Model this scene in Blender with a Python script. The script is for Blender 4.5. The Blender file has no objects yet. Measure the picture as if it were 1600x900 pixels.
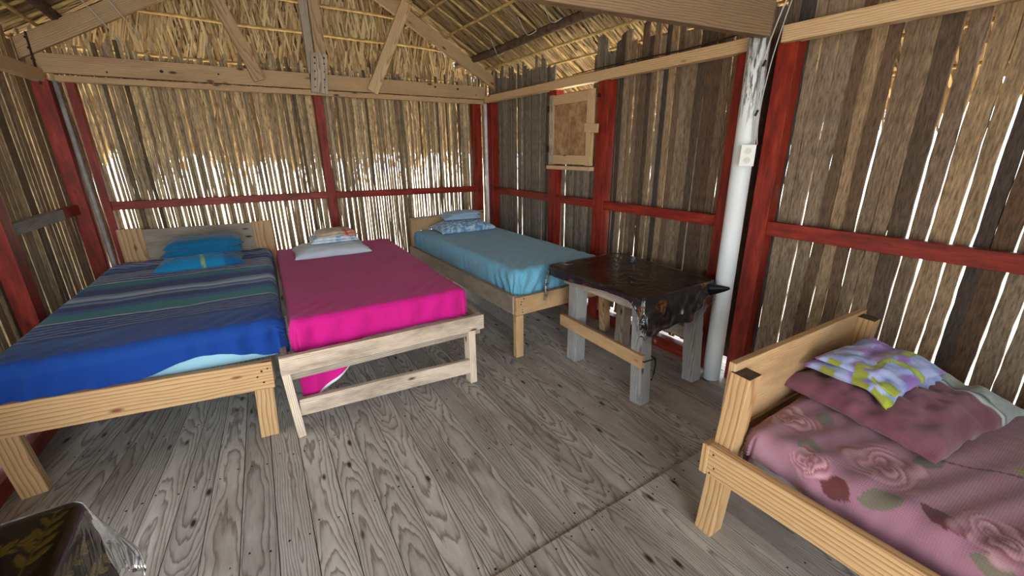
import bpy, math, random
from math import sin, cos, pi, sqrt, exp, hypot, atan2
from mathutils import Vector, Matrix, noise as mnoise
random.seed(7)
R_ = random.random
U_ = random.uniform
scene = bpy.context.scene
col = scene.collection

# ------------------------------------------------------------------ camera
def make_camera():
    pitch, yaw, roll, H = 0.3174872, 0.566165, -0.0111338, 1.6
    cp, sp, cy, sy = cos(pitch), sin(pitch), cos(yaw), sin(yaw)
    F = Vector((sy*cp, cy*cp, -sp)); R = Vector((cy, -sy, 0)); U = R.cross(F)
    R2 = R*cos(roll)+U*sin(roll); U2 = -R*sin(roll)+U*cos(roll)
    cd = bpy.data.cameras.new('camera'); cd.sensor_width = 36; cd.lens = 659.18/1600*36
    cd.clip_start = .02
    co = bpy.data.objects.new('camera', cd); col.objects.link(co)
    M = Matrix((R2, U2, -F)).transposed().to_4x4(); M.translation = (0, 0, H)
    co.matrix_world = M
    scene.camera = co
make_camera()

# ------------------------------------------------------------------ light
world = bpy.data.worlds.new('world'); scene.world = world; world.use_nodes = True
bg = world.node_tree.nodes['Background']
bg.inputs[0].default_value = (0.82, 0.91, 1.0, 1); bg.inputs[1].default_value = 3.0
sd = bpy.data.lights.new('sun', 'SUN'); sd.energy = 9.0; sd.angle = .01; sd.color = (1, .95, .86)
so = bpy.data.objects.new('sun', sd); col.objects.link(so)
so.rotation_euler = (math.radians(-28), math.radians(24), 0)
# daylight through the open front of the hut
ad = bpy.data.lights.new('front_daylight', 'AREA'); ad.shape = 'RECTANGLE'; ad.size = 2.0; ad.size_y = 2.1
ad.energy = 52; ad.color = (.94, .97, 1.0)
ao = bpy.data.objects.new('front_daylight', ad); col.objects.link(ao)
ao.location = (-.35, -2.6, 1.25); ao.rotation_euler = (math.radians(90), 0, 0)

vs = scene.view_settings
scene.display_settings.display_device = 'sRGB'
vs.view_transform = 'Standard'; vs.look = 'None'; vs.gamma = 1; vs.use_curve_mapping = False
vs.exposure = 1.05

# ------------------------------------------------------------------ helpers
def srgb(r, g, b):
    f = lambda c: (c/255/12.92) if c/255 <= .04045 else ((c/255+.055)/1.055)**2.4
    return (f(r), f(g), f(b), 1)
def n3(x, y, z=0.): return mnoise.noise(Vector((x, y, z)))
def lerp(a, b, t): return a+(b-a)*t
def mixc(a, b, t): return tuple(lerp(a[i], b[i], t) for i in range(3))
def ss(a, b, x):
    t = min(1, max(0, (x-a)/(b-a))); return t*t*(3-2*t)

class MB:
    def __init__(s): s.v = []; s.f = []; s.uv = []; s.seed = []; s.mi = []; s.vc = []
    def face(s, idx, uvs, seed=0., mi=0):
        s.f.append(idx); s.uv.extend(uvs); s.seed.append(seed); s.mi.append(mi)
    def beam(s, p0, p1, w, h, up=(0, 0, 1), seed=None, mi=0):
        """box from p0 to p1, w across, h along up"""
        p0 = Vector(p0); p1 = Vector(p1); d = p1-p0; L = d.length; d.normalize()
        side = d.cross(Vector(up)).normalized(); u2 = side.cross(d).normalized()
        seed = R_() if seed is None else seed
        b = len(s.v); c = [(-1, -1), (1, -1), (1, 1), (-1, 1)]
        for p in (p0, p1):
            for a, e in c: s.v.append(p+side*(a*w/2)+u2*(e*h/2))
        ws = [w, h, w, h]
        o = [0, 1.7, 3.1, 4.3]
        for k in range(4):
            k2 = (k+1) % 4; W = ws[k]
            s.face([b+k, b+k2, b+4+k2, b+4+k][::-1], [(o[k], 0), (o[k]+W, 0), (o[k]+W, L), (o[k], L)][::-1], seed, mi)
        s.face([b, b+1, b+2, b+3], [(6, 0), (6+w, 0), (6+w, h*.2), (6, h*.2)], seed, mi)
        s.face([b+7, b+6, b+5, b+4], [(6, 0), (6+w, 0), (6+w, h*.2), (6, h*.2)], seed, mi)
        return s
    def tube(s, pts, rad, n=8, seed=None, mi=0, cap=True):
        seed = R_() if seed is None else seed
        pts = [Vector(p) for p in pts]; b = len(s.v); L = 0
        rr = rad if isinstance(rad, (list, tuple)) else [rad]*len(pts)
        Ls = []
        for i, p in enumerate(pts):
            if i: L += (p-pts[i-1]).length
            Ls.append(L)
            d = (pts[min(i+1, len(pts)-1)]-pts[max(i-1, 0)]).normalized()
            a = Vector((0, 0, 1)) if abs(d.z) < .9 else Vector((1, 0, 0))
            x = d.cross(a).normalized(); y = d.cross(x)
            for k in range(n):
                t = 2*pi*k/n; s.v.append(p+(x*cos(t)+y*sin(t))*rr[i])
        for i in range(len(pts)-1):
            for k in range(n):
                k2 = (k+1) % n; c = 2*pi*rr[i]/n
                s.face([b+i*n+k, b+i*n+k2, b+(i+1)*n+k2, b+(i+1)*n+k], [(k*c, Ls[i]), (k*c+c, Ls[i]), (k*c+c, Ls[i+1]), (k*c, Ls[i+1])], seed, mi)
        if cap:
            for e, rev in ((0, True), (len(pts)-1, False)):
                idx = [b+e*n+k for k in range(n)]
                if rev: idx = idx[::-1]
                s.face(idx, [(0, 0)]*n, seed, mi)
        return s
    def build(s, name, mats, parent=None, smooth=False, bevel=0, loc=None):
        me = bpy.data.meshes.new(name)
        off = Vector(loc) if loc is not None else Vector((0, 0, 0))
        me.from_pydata([tuple(Vector(v)-off) for v in s.v], [], s.f)
        uv = me.uv_layers.new(name='UVMap')
        flat = [c for q in s.uv for c in q]; uv.data.foreach_set('uv', flat)
        at = me.attributes.new('seed', 'FLOAT', 'FACE'); at.data.foreach_set('value', s.seed)
        if s.vc:
            ca = me.color_attributes.new('Col', 'FLOAT_COLOR', 'POINT')
            ca.data.foreach_set('color', [c for q in s.vc for c in (q[0], q[1], q[2], 1.)])
        me.polygons.foreach_set('material_index', s.mi)
        if smooth: me.polygons.foreach_set('use_smooth', [True]*len(s.f))
        for m in (mats if isinstance(mats, (list, tuple)) else [mats]): me.materials.append(m)
        me.update()
        o = bpy.data.objects.new(name, me); col.objects.link(o)
        o.location = off
        if parent is not None:
            o.parent = parent
            o.location = off-Vector(parent.location)
        if bevel:
            bm = o.modifiers.new('bevel', 'BEVEL'); bm.width = bevel; bm.segments = 2; bm.limit_method = 'ANGLE'
        return o

def tag(o, label, cat, group=None):
    o['label'] = label; o['category'] = cat
    if group: o['group'] = group
    return o
def struct(o): o['kind'] = 'structure'; return o
def thing(name, label, cat, loc, group=None):
    o = bpy.data.objects.new(name, None); o.empty_display_size = .1; col.objects.link(o); o.location = loc
    return tag(o, label, cat, group)
def B(p0, p1, w, h, name, m, parent=None, up=(0, 0, 1), bevel=.003, seed=None, nails=None, endgrain=False):
    q = MB().beam(p0, p1, w, h, up, seed); mats = [m, M['nail'], M['endgrain']]
    if endgrain: q.mi[4] = q.mi[5] = 2
    if nails:
        n_, pts = nails
        for p in pts:
            p = Vector(p); b = len(q.v); nn = Vector(n_); x = nn.cross(Vector((0, 0, 1))).normalized(); rr = U_(.004, .007)
            ring = [x*cos(i*pi/3)*rr+Vector((0, 0, 1))*sin(i*pi/3)*rr for i in range(6)]
            q.v += [p+nn*.002+a for a in ring]+[p-nn*.004+a for a in ring]
            q.face(list(range(b, b+6)), [(0, 0)]*6, 0, 1)
            for i in range(6): q.face([b+i, b+6+i, b+6+(i+1) % 6, b+(i+1) % 6], [(0, 0)]*4, 0, 1)
    return q.build(name, mats if (nails or endgrain) else m, parent, bevel=bevel)

# ------------------------------------------------------------------ materials
class NT:
    def __init__(s, name):
        s.m = bpy.data.materials.new(name); s.m.use_nodes = True; s.t = s.m.node_tree
        s.bsdf = s.t.nodes['Principled BSDF']
        s.bsdf.inputs['Specular IOR Level'].default_value = .3
    def n(s, t, **k):
        o = s.t.nodes.new(t)
        for a, b in k.items(): setattr(o, a, b)
        return o
    def L(s, a, b): s.t.links.new(a, b)
    def put(s, inp, v):
        if v is None: return
        if isinstance(v, (int, float)): inp.default_value = v
        elif isinstance(v, tuple): inp.default_value = v
        else: s.L(v, inp)
    def M(s, op, a, b=None, c=None, clamp=False):
        o = s.n('ShaderNodeMath', operation=op); o.use_clamp = clamp
        s.put(o.inputs[0], a); s.put(o.inputs[1], b)
        if c is not None: s.put(o.inputs[2], c)
        return o.outputs[0]
    def comb(s, x, y, z=0.):
        o = s.n('ShaderNodeCombineXYZ')
        for i, v in enumerate((x, y, z)): s.put(o.inputs[i], v)
        return o.outputs[0]
    def noise(s, vec, scale=1., detail=2., rough=.5, dist=0.):
        o = s.n('ShaderNodeTexNoise'); s.L(vec, o.inputs['Vector'])
        o.inputs['Scale'].default_value = scale; o.inputs['Detail'].default_value = detail
        o.inputs['Roughness'].default_value = rough; o.inputs['Distortion'].default_value = dist
        return o.outputs['Fac']
    def ramp(s, fac, stops, interp='LINEAR'):
        o = s.n('ShaderNodeValToRGB'); s.put(o.inputs[0], fac); e = o.color_ramp.elements
        o.color_ramp.interpolation = interp
        while len(e) < len(stops): e.new(.5)
        for i, (p, c) in enumerate(stops): e[i].position = p; e[i].color = c if len(c) == 4 else (*c, 1)
        return o.outputs[0]
    def mix(s, fac, a, b, mode='MIX'):
        o = s.n('ShaderNodeMix', data_type='RGBA', blend_type=mode)
        s.put(o.inputs[0], fac); s.put(o.inputs[6], a); s.put(o.inputs[7], b)
        return o.outputs[2]
    def attr(s, name, out='Fac'):
        o = s.n('ShaderNodeAttribute', attribute_name=name); return o.outputs[out]
    def uvs(s):
        o = s.n('ShaderNodeUVMap'); o.uv_map = 'UVMap'; x = s.n('ShaderNodeSeparateXYZ'); s.L(o.outputs[0], x.inputs[0])
        return x.outputs[0], x.outputs[1]
    def bump(s, h, strength=.3, dist=.002):
        o = s.n('ShaderNodeBump'); o.inputs['Strength'].default_value = strength; o.inputs['Distance'].default_value = dist
        s.L(h, o.inputs['Height']); s.L(o.outputs[0], s.bsdf.inputs['Normal'])
    def out(s, colr, rough=.7):
        s.put(s.bsdf.inputs['Base Color'], colr); s.put(s.bsdf.inputs['Roughness'], rough); return s.m

def wood(name, early, late, ring=130., stain=None, stain_amt=.3, knot=None, rough=.65, vary=.35, wamp=.07, sharp=.55):
    t = NT(name); u, v = t.uvs(); sd_ = t.attr('seed')
    s1 = t.M('MULTIPLY', sd_, 37.3)
    # warped pith distance -> cathedral grain
    w = t.noise(t.comb(s1, t.M('MULTIPLY', v, 1.05), 3.1), 1., 1.2, .4)
    v0 = t.M('SUBTRACT', t.M('MULTIPLY', t.M('FRACT', t.M('MULTIPLY', s1, 2.11)), 7.), 1.)
    w = t.M('ADD', t.M('MULTIPLY', t.M('SUBTRACT', w, .5), wamp*1.3), t.M('MULTIPLY', t.M('SUBTRACT', v0, v), .042))
    uc = t.M('ADD', t.M('SUBTRACT', t.M('FRACT', t.M('MULTIPLY', s1, 1.37)), .5), 0.)
    uu = t.M('ADD', u, t.M('MULTIPLY', uc, .07))
    wob = t.noise(t.comb(t.M('ADD', t.M('MULTIPLY', u, 9.), s1), t.M('MULTIPLY', v, 2.2), 0.), 1., 2., .5)
    wob = t.M('ADD', t.M('MULTIPLY', t.M('SUBTRACT', wob, .5), .036), t.M('MULTIPLY', t.M('SUBTRACT', t.noise(t.comb(t.M('MULTIPLY', u, 55.), t.M('MULTIPLY', v, 7.), s1), 1., 2., .5), .5), .010))
    r = t.M('SQRT', t.M('ADD', t.M('MULTIPLY', uu, uu), t.M('MULTIPLY', w, w)))
    r = t.M('ADD', r, wob)
    f = t.M('FRACT', t.M('MULTIPLY', r, ring))
    ringv = t.ramp(f, [(0, (0, 0, 0)), (sharp, (.25, .25, .25)), (.86, (1, 1, 1)), (1, (0, 0, 0))])
    fine = t.noise(t.comb(t.M('ADD', t.M('MULTIPLY', u, 420.), s1), t.M('MULTIPLY', v, 9.), 0.), 1., 2., .6)
    fac = t.M('ADD', t.M('MULTIPLY', ringv, .8), t.M('MULTIPLY', t.M('SUBTRACT', fine, .5), .55), clamp=True)
    c = t.mix(fac, early, late)
    if stain is not None:
        p = t.noise(t.comb(t.M('ADD', t.M('MULTIPLY', u, 6.), s1), t.M('MULTIPLY', v, 1.6), 5.), 1.3, 4., .62)
        pf = t.ramp(p, [(.45, (0, 0, 0)), (.72, (1, 1, 1))])
        c = t.mix(t.M('MULTIPLY', pf, stain_amt), c, stain)
    if knot is not None:
        vo = t.n('ShaderNodeTexVoronoi'); vo.inputs['Scale'].default_value = 1.
        t.L(t.comb(t.M('ADD', t.M('MULTIPLY', u, 9.), s1), t.M('MULTIPLY', v, 3.4), 0.), vo.inputs['Vector'])
        kf = t.ramp(vo.outputs['Distance'], [(.05, (1, 1, 1)), (.09, (.55, .55, .55)), (.13, (0, 0, 0))])
        c = t.mix(kf, c, knot)
    # board to board tone
    bt = t.M('ADD', t.M('MULTIPLY', t.M('FRACT', t.M('MULTIPLY', sd_, 91.7)), vary), 1-vary/2)
    c = t.mix(1., c, t.comb(bt, bt, bt), 'MULTIPLY')
    t.bump(t.M('SUBTRACT', 1., fac), .35, .0015)
    return t.out(c, rough)

M = {}
M['floor'] = wood('weathered_floor_boards', srgb(184, 177, 168), srgb(92, 83, 74), 96, srgb(104, 86, 72), .5, srgb(46, 36, 30), .6, .36, .085)
M['pine'] = wood('fresh_pine', srgb(206, 180, 140), srgb(156, 116, 76), 80, srgb(170, 132, 92), .3, srgb(96, 56, 30), .6, .14, .06)
M['pine_new'] = wood('bright_pine', srgb(196, 162, 116), srgb(136, 90, 52), 48, srgb(196, 152, 104), .3, srgb(120, 70, 36), .55, .08, .07)
M['pine_grey'] = wood('greyed_timber', srgb(180, 168, 150), srgb(112, 94, 76), 80, srgb(96, 84, 74), .6, srgb(60, 42, 32), .7, .16, .05)
M['post_grey'] = wood('grey_weathered_post', srgb(168, 168, 166), srgb(88, 84, 80), 100, srgb(84, 72, 62), .55, srgb(52, 42, 36), .75, .2, .05)
M['beam'] = wood('roof_timber', srgb(186, 158, 120), srgb(136, 104, 70), 80, srgb(128, 100, 70), .5, srgb(62, 36, 22), .65, .16, .06)
M['beam_red'] = wood('brown_roof_timber', srgb(134, 110, 82), srgb(86, 62, 42), 80, srgb(110, 92, 74), .6, srgb(70, 36, 20), .65, .1, .05)

def red_paint():
    t = NT('worn_red_paint'); u, v = t.uvs(); sd_ = t.attr('seed')
    s1 = t.M('MULTIPLY', sd_, 31.)
    p = t.noise(t.comb(t.M('ADD', t.M('MULTIPLY', u, 14.), s1), t.M('MULTIPLY', v, 2.2), 0.), 1.5, 5., .65)
    c = t.ramp(p, [(.28, srgb(72, 18, 12)), (.45, srgb(118, 32, 18)), (.6, srgb(148, 46, 26)), (.8, srgb(172, 78, 54))])
    g = t.noise(t.comb(t.M('ADD', t.M('MULTIPLY', u, 260.), s1), t.M('MULTIPLY', v, 7.), 0.), 1., 2., .6)
    c = t.mix(t.M('MULTIPLY', g, .35), c, srgb(92, 22, 18))
    k = t.noise(t.comb(t.M('MULTIPLY', u, 22.), t.M('ADD', t.M('MULTIPLY', v, 7.), s1), 2.), 1.2, 3., .5)
    kf = t.ramp(k, [(.70, (0, 0, 0)), (.76, (1, 1, 1))])
    c = t.mix(t.M('MULTIPLY', kf, .7), c, srgb(46, 16, 14))
    t.bump(g, .25, .001)
    return t.out(c, .5)
M['red'] = red_paint()

def slat_mat(name, cols, streak=.5, vs_=6.):
    t = NT(name); u, v = t.uvs(); sd_ = t.attr('seed')
    s1 = t.M('MULTIPLY', sd_, 53.)
    base = t.ramp(sd_, cols)
    g = t.noise(t.comb(t.M('ADD', t.M('MULTIPLY', u, 120.), s1), t.M('MULTIPLY', v, vs_), 0.), 1., 4., .65)
    gf = t.ramp(g, [(.3, (.32, .30, .28)), (.5, (.9, .9, .9)), (.72, (1.5, 1.45, 1.35))])
    c = t.mix(streak, base, gf, 'MULTIPLY')
    b = t.noise(t.comb(t.M('ADD', t.M('MULTIPLY', u, 18.), s1), t.M('MULTIPLY', v, 3.), 4.), 1., 4., .6)
    bf = t.ramp(b, [(.42, (0, 0, 0)), (.68, (1, 1, 1))])
    c = t.mix(t.M('MULTIPLY', bf, .4), c, srgb(70, 58, 46))
    t.bump(g, .6, .004)
    return t.out(c, .85)
M['cane'] = slat_mat('dry_cane', [(0, srgb(130, 110, 86)), (.3, srgb(172, 152, 120)), (.6, srgb(204, 184, 148)), (.85, srgb(150, 134, 110)), (1, srgb(96, 82, 64))], .85, 16)
M['slat'] = slat_mat('dark_palm_slats', [(0, srgb(74, 62, 52)), (.2, srgb(112, 92, 74)), (.4, srgb(150, 134, 112)), (.6, srgb(94, 72, 54)), (.75, srgb(58, 57, 57)), (.88, srgb(122, 104, 84)), (1, srgb(160, 136, 104))], .95, 15)
M['slat_grey'] = slat_mat('grey_palm_slats', [(0, srgb(104, 98, 90)), (.4, srgb(136, 128, 114)), (.7, srgb(92, 86, 78)), (1, srgb(150, 138, 118))], .95, 15)

def thatch_mat(name='palm_thatch'):
    t = NT(name); u, v = t.uvs(); sd_ = t.attr('seed')
    s1 = t.M('MULTIPLY', sd_, 53.)
    c = t.ramp(sd_, [(0, srgb(112, 88, 58)), (.25, srgb(160, 136, 98)), (.5, srgb(190, 166, 124)), (.8, srgb(206, 188, 150)), (1, srgb(136, 120, 92))])
    g = t.noise(t.comb(t.M('ADD', t.M('MULTIPLY', u, 220.), s1), t.M('MULTIPLY', v, 5.), 0.), 1., 2., .6)
    gf = t.ramp(g, [(.3, (.5, .47, .42)), (.6, (1.1, 1.1, 1.05))])
    c = t.mix(.7, c, gf, 'MULTIPLY')
    t.out(c, .75)
    tr = t.n('ShaderNodeBsdfTranslucent'); t.L(t.mix(.5, c, srgb(220, 196, 130)), tr.inputs[0])
    mx = t.n('ShaderNodeMixShader'); mx.inputs[0].default_value = .06
    t.L(t.bsdf.outputs[0], mx.inputs[1]); t.L(tr.outputs[0], mx.inputs[2])
    t.L(mx.outputs[0], t.t.nodes['Material Output'].inputs['Surface'])
    return t.m
M['thatch'] = thatch_mat()

def plain(name, c, rough=.6, nscale=0, c2=None, metal=0, spec=.3):
    t = NT(name); t.bsdf.inputs['Metallic'].default_value = metal; t.bsdf.inputs['Specular IOR Level'].default_value = spec
    if nscale:
        tc = t.n('ShaderNodeTexCoord'); f = t.noise(tc.outputs['Object'], nscale, 4., .6)
        return t.out(t.mix(t.ramp(f, [(.35, (0, 0, 0)), (.65, (1, 1, 1))]), c, c2), rough)
    return t.out(c, rough)
def fabric(name, color=None, vcol=False, c2=None, weave=900, rough=.9, sheen=.25):
    t = NT(name); tc = t.n('ShaderNodeTexCoord'); u, v = t.uvs()
    base = t.attr('Col', 'Color') if vcol else color
    f = t.noise(tc.outputs['Object'], 5., 3., .6)
    if not vcol and c2 is not None: base = t.mix(t.ramp(f, [(.35, (0, 0, 0)), (.7, (1, 1, 1))]), color, c2)
    w = t.M('ADD', t.M('SINE', t.M('MULTIPLY', u, weave*1.)), t.M('SINE', t.M('MULTIPLY', v, weave*1.)))
    cr = t.noise(tc.outputs['Object'], 26., 4., .6)
    h = t.M('ADD', t.M('MULTIPLY', w, .08), t.M('MULTIPLY', cr, 1.2))
    t.bump(h, .35, .004)
    t.bsdf.inputs['Specular IOR Level'].default_value = .2; t.bsdf.inputs['Sheen Weight'].default_value = sheen; t.bsdf.inputs['Sheen Roughness'].default_value = .5
    return t.out(base, rough)

M['bark'] = plain('dark_log_bark', srgb(66, 50, 40), .85, 18, srgb(100, 80, 62))
M['batten'] = plain('split_cane_batten', srgb(196, 172, 112), .7, 12, srgb(158, 132, 84))
M['white_cloth'] = fabric('white_ticking', srgb(214, 218, 222))
M['iron'] = plain('dark_iron', srgb(40, 34, 32), .6, 40, srgb(74, 48, 34), .4)
M['nail'] = plain('nail_heads', srgb(34, 24, 20), .6)
M['endgrain'] = plain('weathered_end_grain', srgb(92, 74, 56), .8, 60, srgb(60, 48, 38))
M['black'] = plain('black_plastic', srgb(22, 22, 24), .5)
M['white_plastic'] = plain('white_plastic', srgb(226, 228, 226), .4)
M['socket'] = plain('ivory_receptacle', srgb(206, 204, 192), .4)
M['cable'] = plain('grey_cable', srgb(176, 176, 170), .5)

# ------------------------------------------------------------------ outside ground
g = MB(); g.v = [(-30, -30, -.45), (34, -30, -.45), (34, 40, -.45), (-30, 40, -.45)]
g.face([0, 1, 2, 3], [(0, 0), (1, 0), (1, 1), (0, 1)])
struct(g.build('ground', plain('pale_sand', srgb(226, 208, 184), .9, 3, srgb(206, 188, 166))))

# ------------------------------------------------------------------ floor
def build_floor():
    m = MB(); xs0 = -1.65; k = 0
    edges = []
    x = -1.68
    while x < 3.15:
        edges.append(x); x += .145+U_(-.006, .006)
    def sl(x):  # drift of the joints across the room
        return .035+max(0, -.15-x)*.17
    SEAM = 1.075
    def board(xa, xb, ya, yb, zt, seed):
        b = len(m.v); n = 1
        gap = .0018
        pts = []
        for y in (ya, yb):
            a_ = xa+sl(xa)*(y-1.8)+gap; b_ = xb+sl(xb)*(y-1.8)-gap
            pts.append((a_, b_))
        for i, y in enumerate((ya, yb)):
            a_, b_ = pts[i]
            for z in (zt-.025, zt):
                m.v.append((a_, y, z)); m.v.append((b_, y, z))
        w = xb-xa
        # idx: y0: 0 a lo,1 b lo,2 a hi,3 b hi ; y1: 4..7
        m.face([b+2, b+3, b+7, b+6], [(-w/2, ya), (w/2, ya), (w/2, yb), (-w/2, yb)], seed)
        m.face([b+0, b+2, b+6, b+4], [(2, ya), (2.02, ya), (2.02, yb), (2, yb)], seed)
        m.face([b+1, b+5, b+7, b+3], [(2, ya), (2, yb), (2.02, yb), (2.02, ya)], seed)
        m.face([b+0, b+1, b+3, b+2], [(3, 0), (3.1, 0), (3.1, .02), (3, .02)], seed)
        m.face([b+4, b+6, b+7, b+5], [(3, 0), (3, .02), (3.1, .02), (3.1, 0)], seed)
    def nail(x, y, z):
        b = len(m.v); r = U_(.0035, .0055); q = 7
        for i in range(q):
            m.v.append((x+r*cos(2*pi*i/q), y+r*1.15*sin(2*pi*i/q), z+.0006))
        m.face(list(range(b, b+q)), [(0, 0)]*q, 0, 1)
    for i in range(len(edges)-1):
        xa, xb = edges[i], edges[i+1]
        board(xa, xb, SEAM+.004, 5.25, 0, R_())
        for yj in (1.12, 1.72, 2.32, 2.92, 3.52, 4.12, 4.72):
            for fr in (.22, .78):
                xx = lerp(xa, xb, fr+U_(-.1, .1)); nail(xx+sl(xx)*(yj-1.8), yj+U_(-.03, .03), 0)
    x = -1.75
    while x < 3.15:
        w = .19+U_(-.01, .01)
        board(x, x+w, -1.7, SEAM-.004, .012, R_())
        for yj in (1.03, .45, -.1):
            for fr in (.2, .8):
                xx = lerp(x, x+w, fr+U_(-.08, .08)); nail(xx+sl(xx)*(yj-1.8), yj+U_(-.02, .02), .012)
        x += w
    struct(m.build('floor', [M['floor'], M['nail']]))
build_floor()
# dark joist layer below the boards so the joints read dark
struct(B((-1.75, 1.8, -.08), (3.15, 1.8, -.08), 6.9, .08, 'floor', plain('floor_underlay', srgb(40, 32, 26), .9)))

# ------------------------------------------------------------------ slat walls
def strip(m, P, D, N, base, w, z0, z1, th, seed, jit, lean=0., round_=False, nseg=10):
    """one upright slat: P origin, D along wall, N to room; base = offset along wall"""
    b = len(m.v); ph = R_()*100
    prof = ((-.5, 0), (-.32, 1), (.05, 1.25), (.34, .95), (.5, 0)) if round_ else ((-.5, 0), (-.47, 1), (.05, 1.1), (.47, 1), (.5, 0))
    for i in range(nseg+1):
        z = lerp(z0, z1, i/nseg)
        c = base+lean*(z-1.2)+jit*.8*n3(ph, z*1.1)
        ww = w*(1+.10*n3(ph+9, z*2.))
        e0 = jit*(n3(ph+20, z*3.5)*.7+n3(ph+60, z*11.)*.6); e1 = jit*(n3(ph+40, z*3.5)*.7+n3(ph+80, z*11.)*.6)
        top = (U_(-.012, .012) if i == nseg else 0)
        for k, (a, d) in enumerate(prof):
            off = a*ww+(e0 if k < 2 else e1 if k > 2 else 0)
            p = P+D*(c+off)+N*(d*th); m.v.append((p.x, p.y, z+top*(k-2)))
    n = 5
    for i in range(nseg):
        za, zb = lerp(z0, z1, i/nseg), lerp(z0, z1, (i+1)/nseg)
        for k in range(n):
            k2 = (k+1) % n
            if k == 4: ua, ub = 2., 2.+w
            else: ua, ub = prof[k][0]*w, prof[k2][0]*w
            m.face([b+i*n+k, b+i*n+k2, b+(i+1)*n+k2, b+(i+1)*n+k], [(ua, za), (ub, za), (ub, zb), (ua, zb)], seed)
    m.face([b+k for k in range(n)], [(0, 0)]*n, seed); m.face([b+nseg*n+k for k in range(n)][::-1], [(0, 0)]*n, seed)

def back_wall():
    m = MB(); P = Vector((-1.12, 5.05, 0)); D = Vector((1, 0, 0)); N = Vector((0, -1, 0)); x = 0
    while x < 4.0:
        w = U_(.019, .036)
        lean = -.006*(1-x/4)+U_(-.006, .006)
        strip(m, P, D, N, x+w/2, w, U_(.03, .12), 2.36+U_(0, .16)+(.03 if R_() < .2 else 0), .012, R_(), .0065, lean, True, 12)
        gap = U_(.005, .014) if R_() < .37 else U_(-.002, .003)
        x += w+gap
    struct(m.build('wall_back', M['cane']))
back_wall()
# walls run along the shore side: right wall
def right_wall():
    m = MB(); P = Vector((2.86, 0, 0)); D = Vector((0, 1, 0)); N = Vector((-1, 0, 0)); y = -1.6
    while y < 4.97:
        if y < 1.47: w = U_(.055, .085)
        elif y < 2.9: w = U_(.045, .066)
        elif y < 3.6: w = U_(.035, .05)
        else: w = U_(.035, .055)
        window = 3.10 < y < 3.62
        z1 = 1.50 if window else (2.72+U_(0, .1) if y < 1.5 else 2.30+U_(.06, .24))
        if 1.5 < y < 1.95: z1 = 2.33+U_(0, .1)
        grey = y > 2.8
        sd_ = R_()
        strip(m, P+Vector((U_(0, .014), 0, 0)), D, N, y+w/2, w, U_(.10, .16), z1, .014, sd_, .006 if y < 2 else .005, U_(-.006, .006), False, 36)
        if grey: 
            nf = 36*5+2
            for q in range(nf): m.mi[-1-q] = 1
        g_ = U_(.003, .009) if R_() < .5 else U_(-.003, .001)
        y += w+g_
    struct(m.build('wall_right', [M['slat'], M['slat_grey']]))
right_wall()
def leftx(y): return -1.12-(4.95-y)*.055
def left_wall():
    m = MB(); P = Vector((leftx(0)-.05, 0, 0)); D = Vector((.055, 1, 0)).normalized(); N = Vector((1, -.055, 0)).normalized(); y = -1.6
    while y < 5.0:
        if .75 < y < 2.2: y = 2.2      # doorway in the left wall
        w = U_(.05, .075)
        strip(m, P, D, N, y+w/2, w, U_(.02, .12), 2.30+U_(0, .2), .012, R_(), .006, U_(-.008, .008), False, 12)
        y += w+(U_(.004, .013) if R_() < .5 else U_(-.001, .003))
    struct(m.build('wall_left', M['cane']))
left_wall()
def front_wall():
    m = MB(); P = Vector((.75, -1.66, 0)); D = Vector((1, 0, 0)); N = Vector((0, 1, 0)); x = 0
    while x < 2.1:
        w = U_(.055, .085)
        strip(m, P, D, N, x+w/2, w, U_(.04, .12), 2.5, .014, R_(), .006, 0, False, 14)
        x += w+(U_(.004, .01) if R_() < .5 else 0)
    struct(m.build('wall_front', M['slat']))
front_wall()

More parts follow.
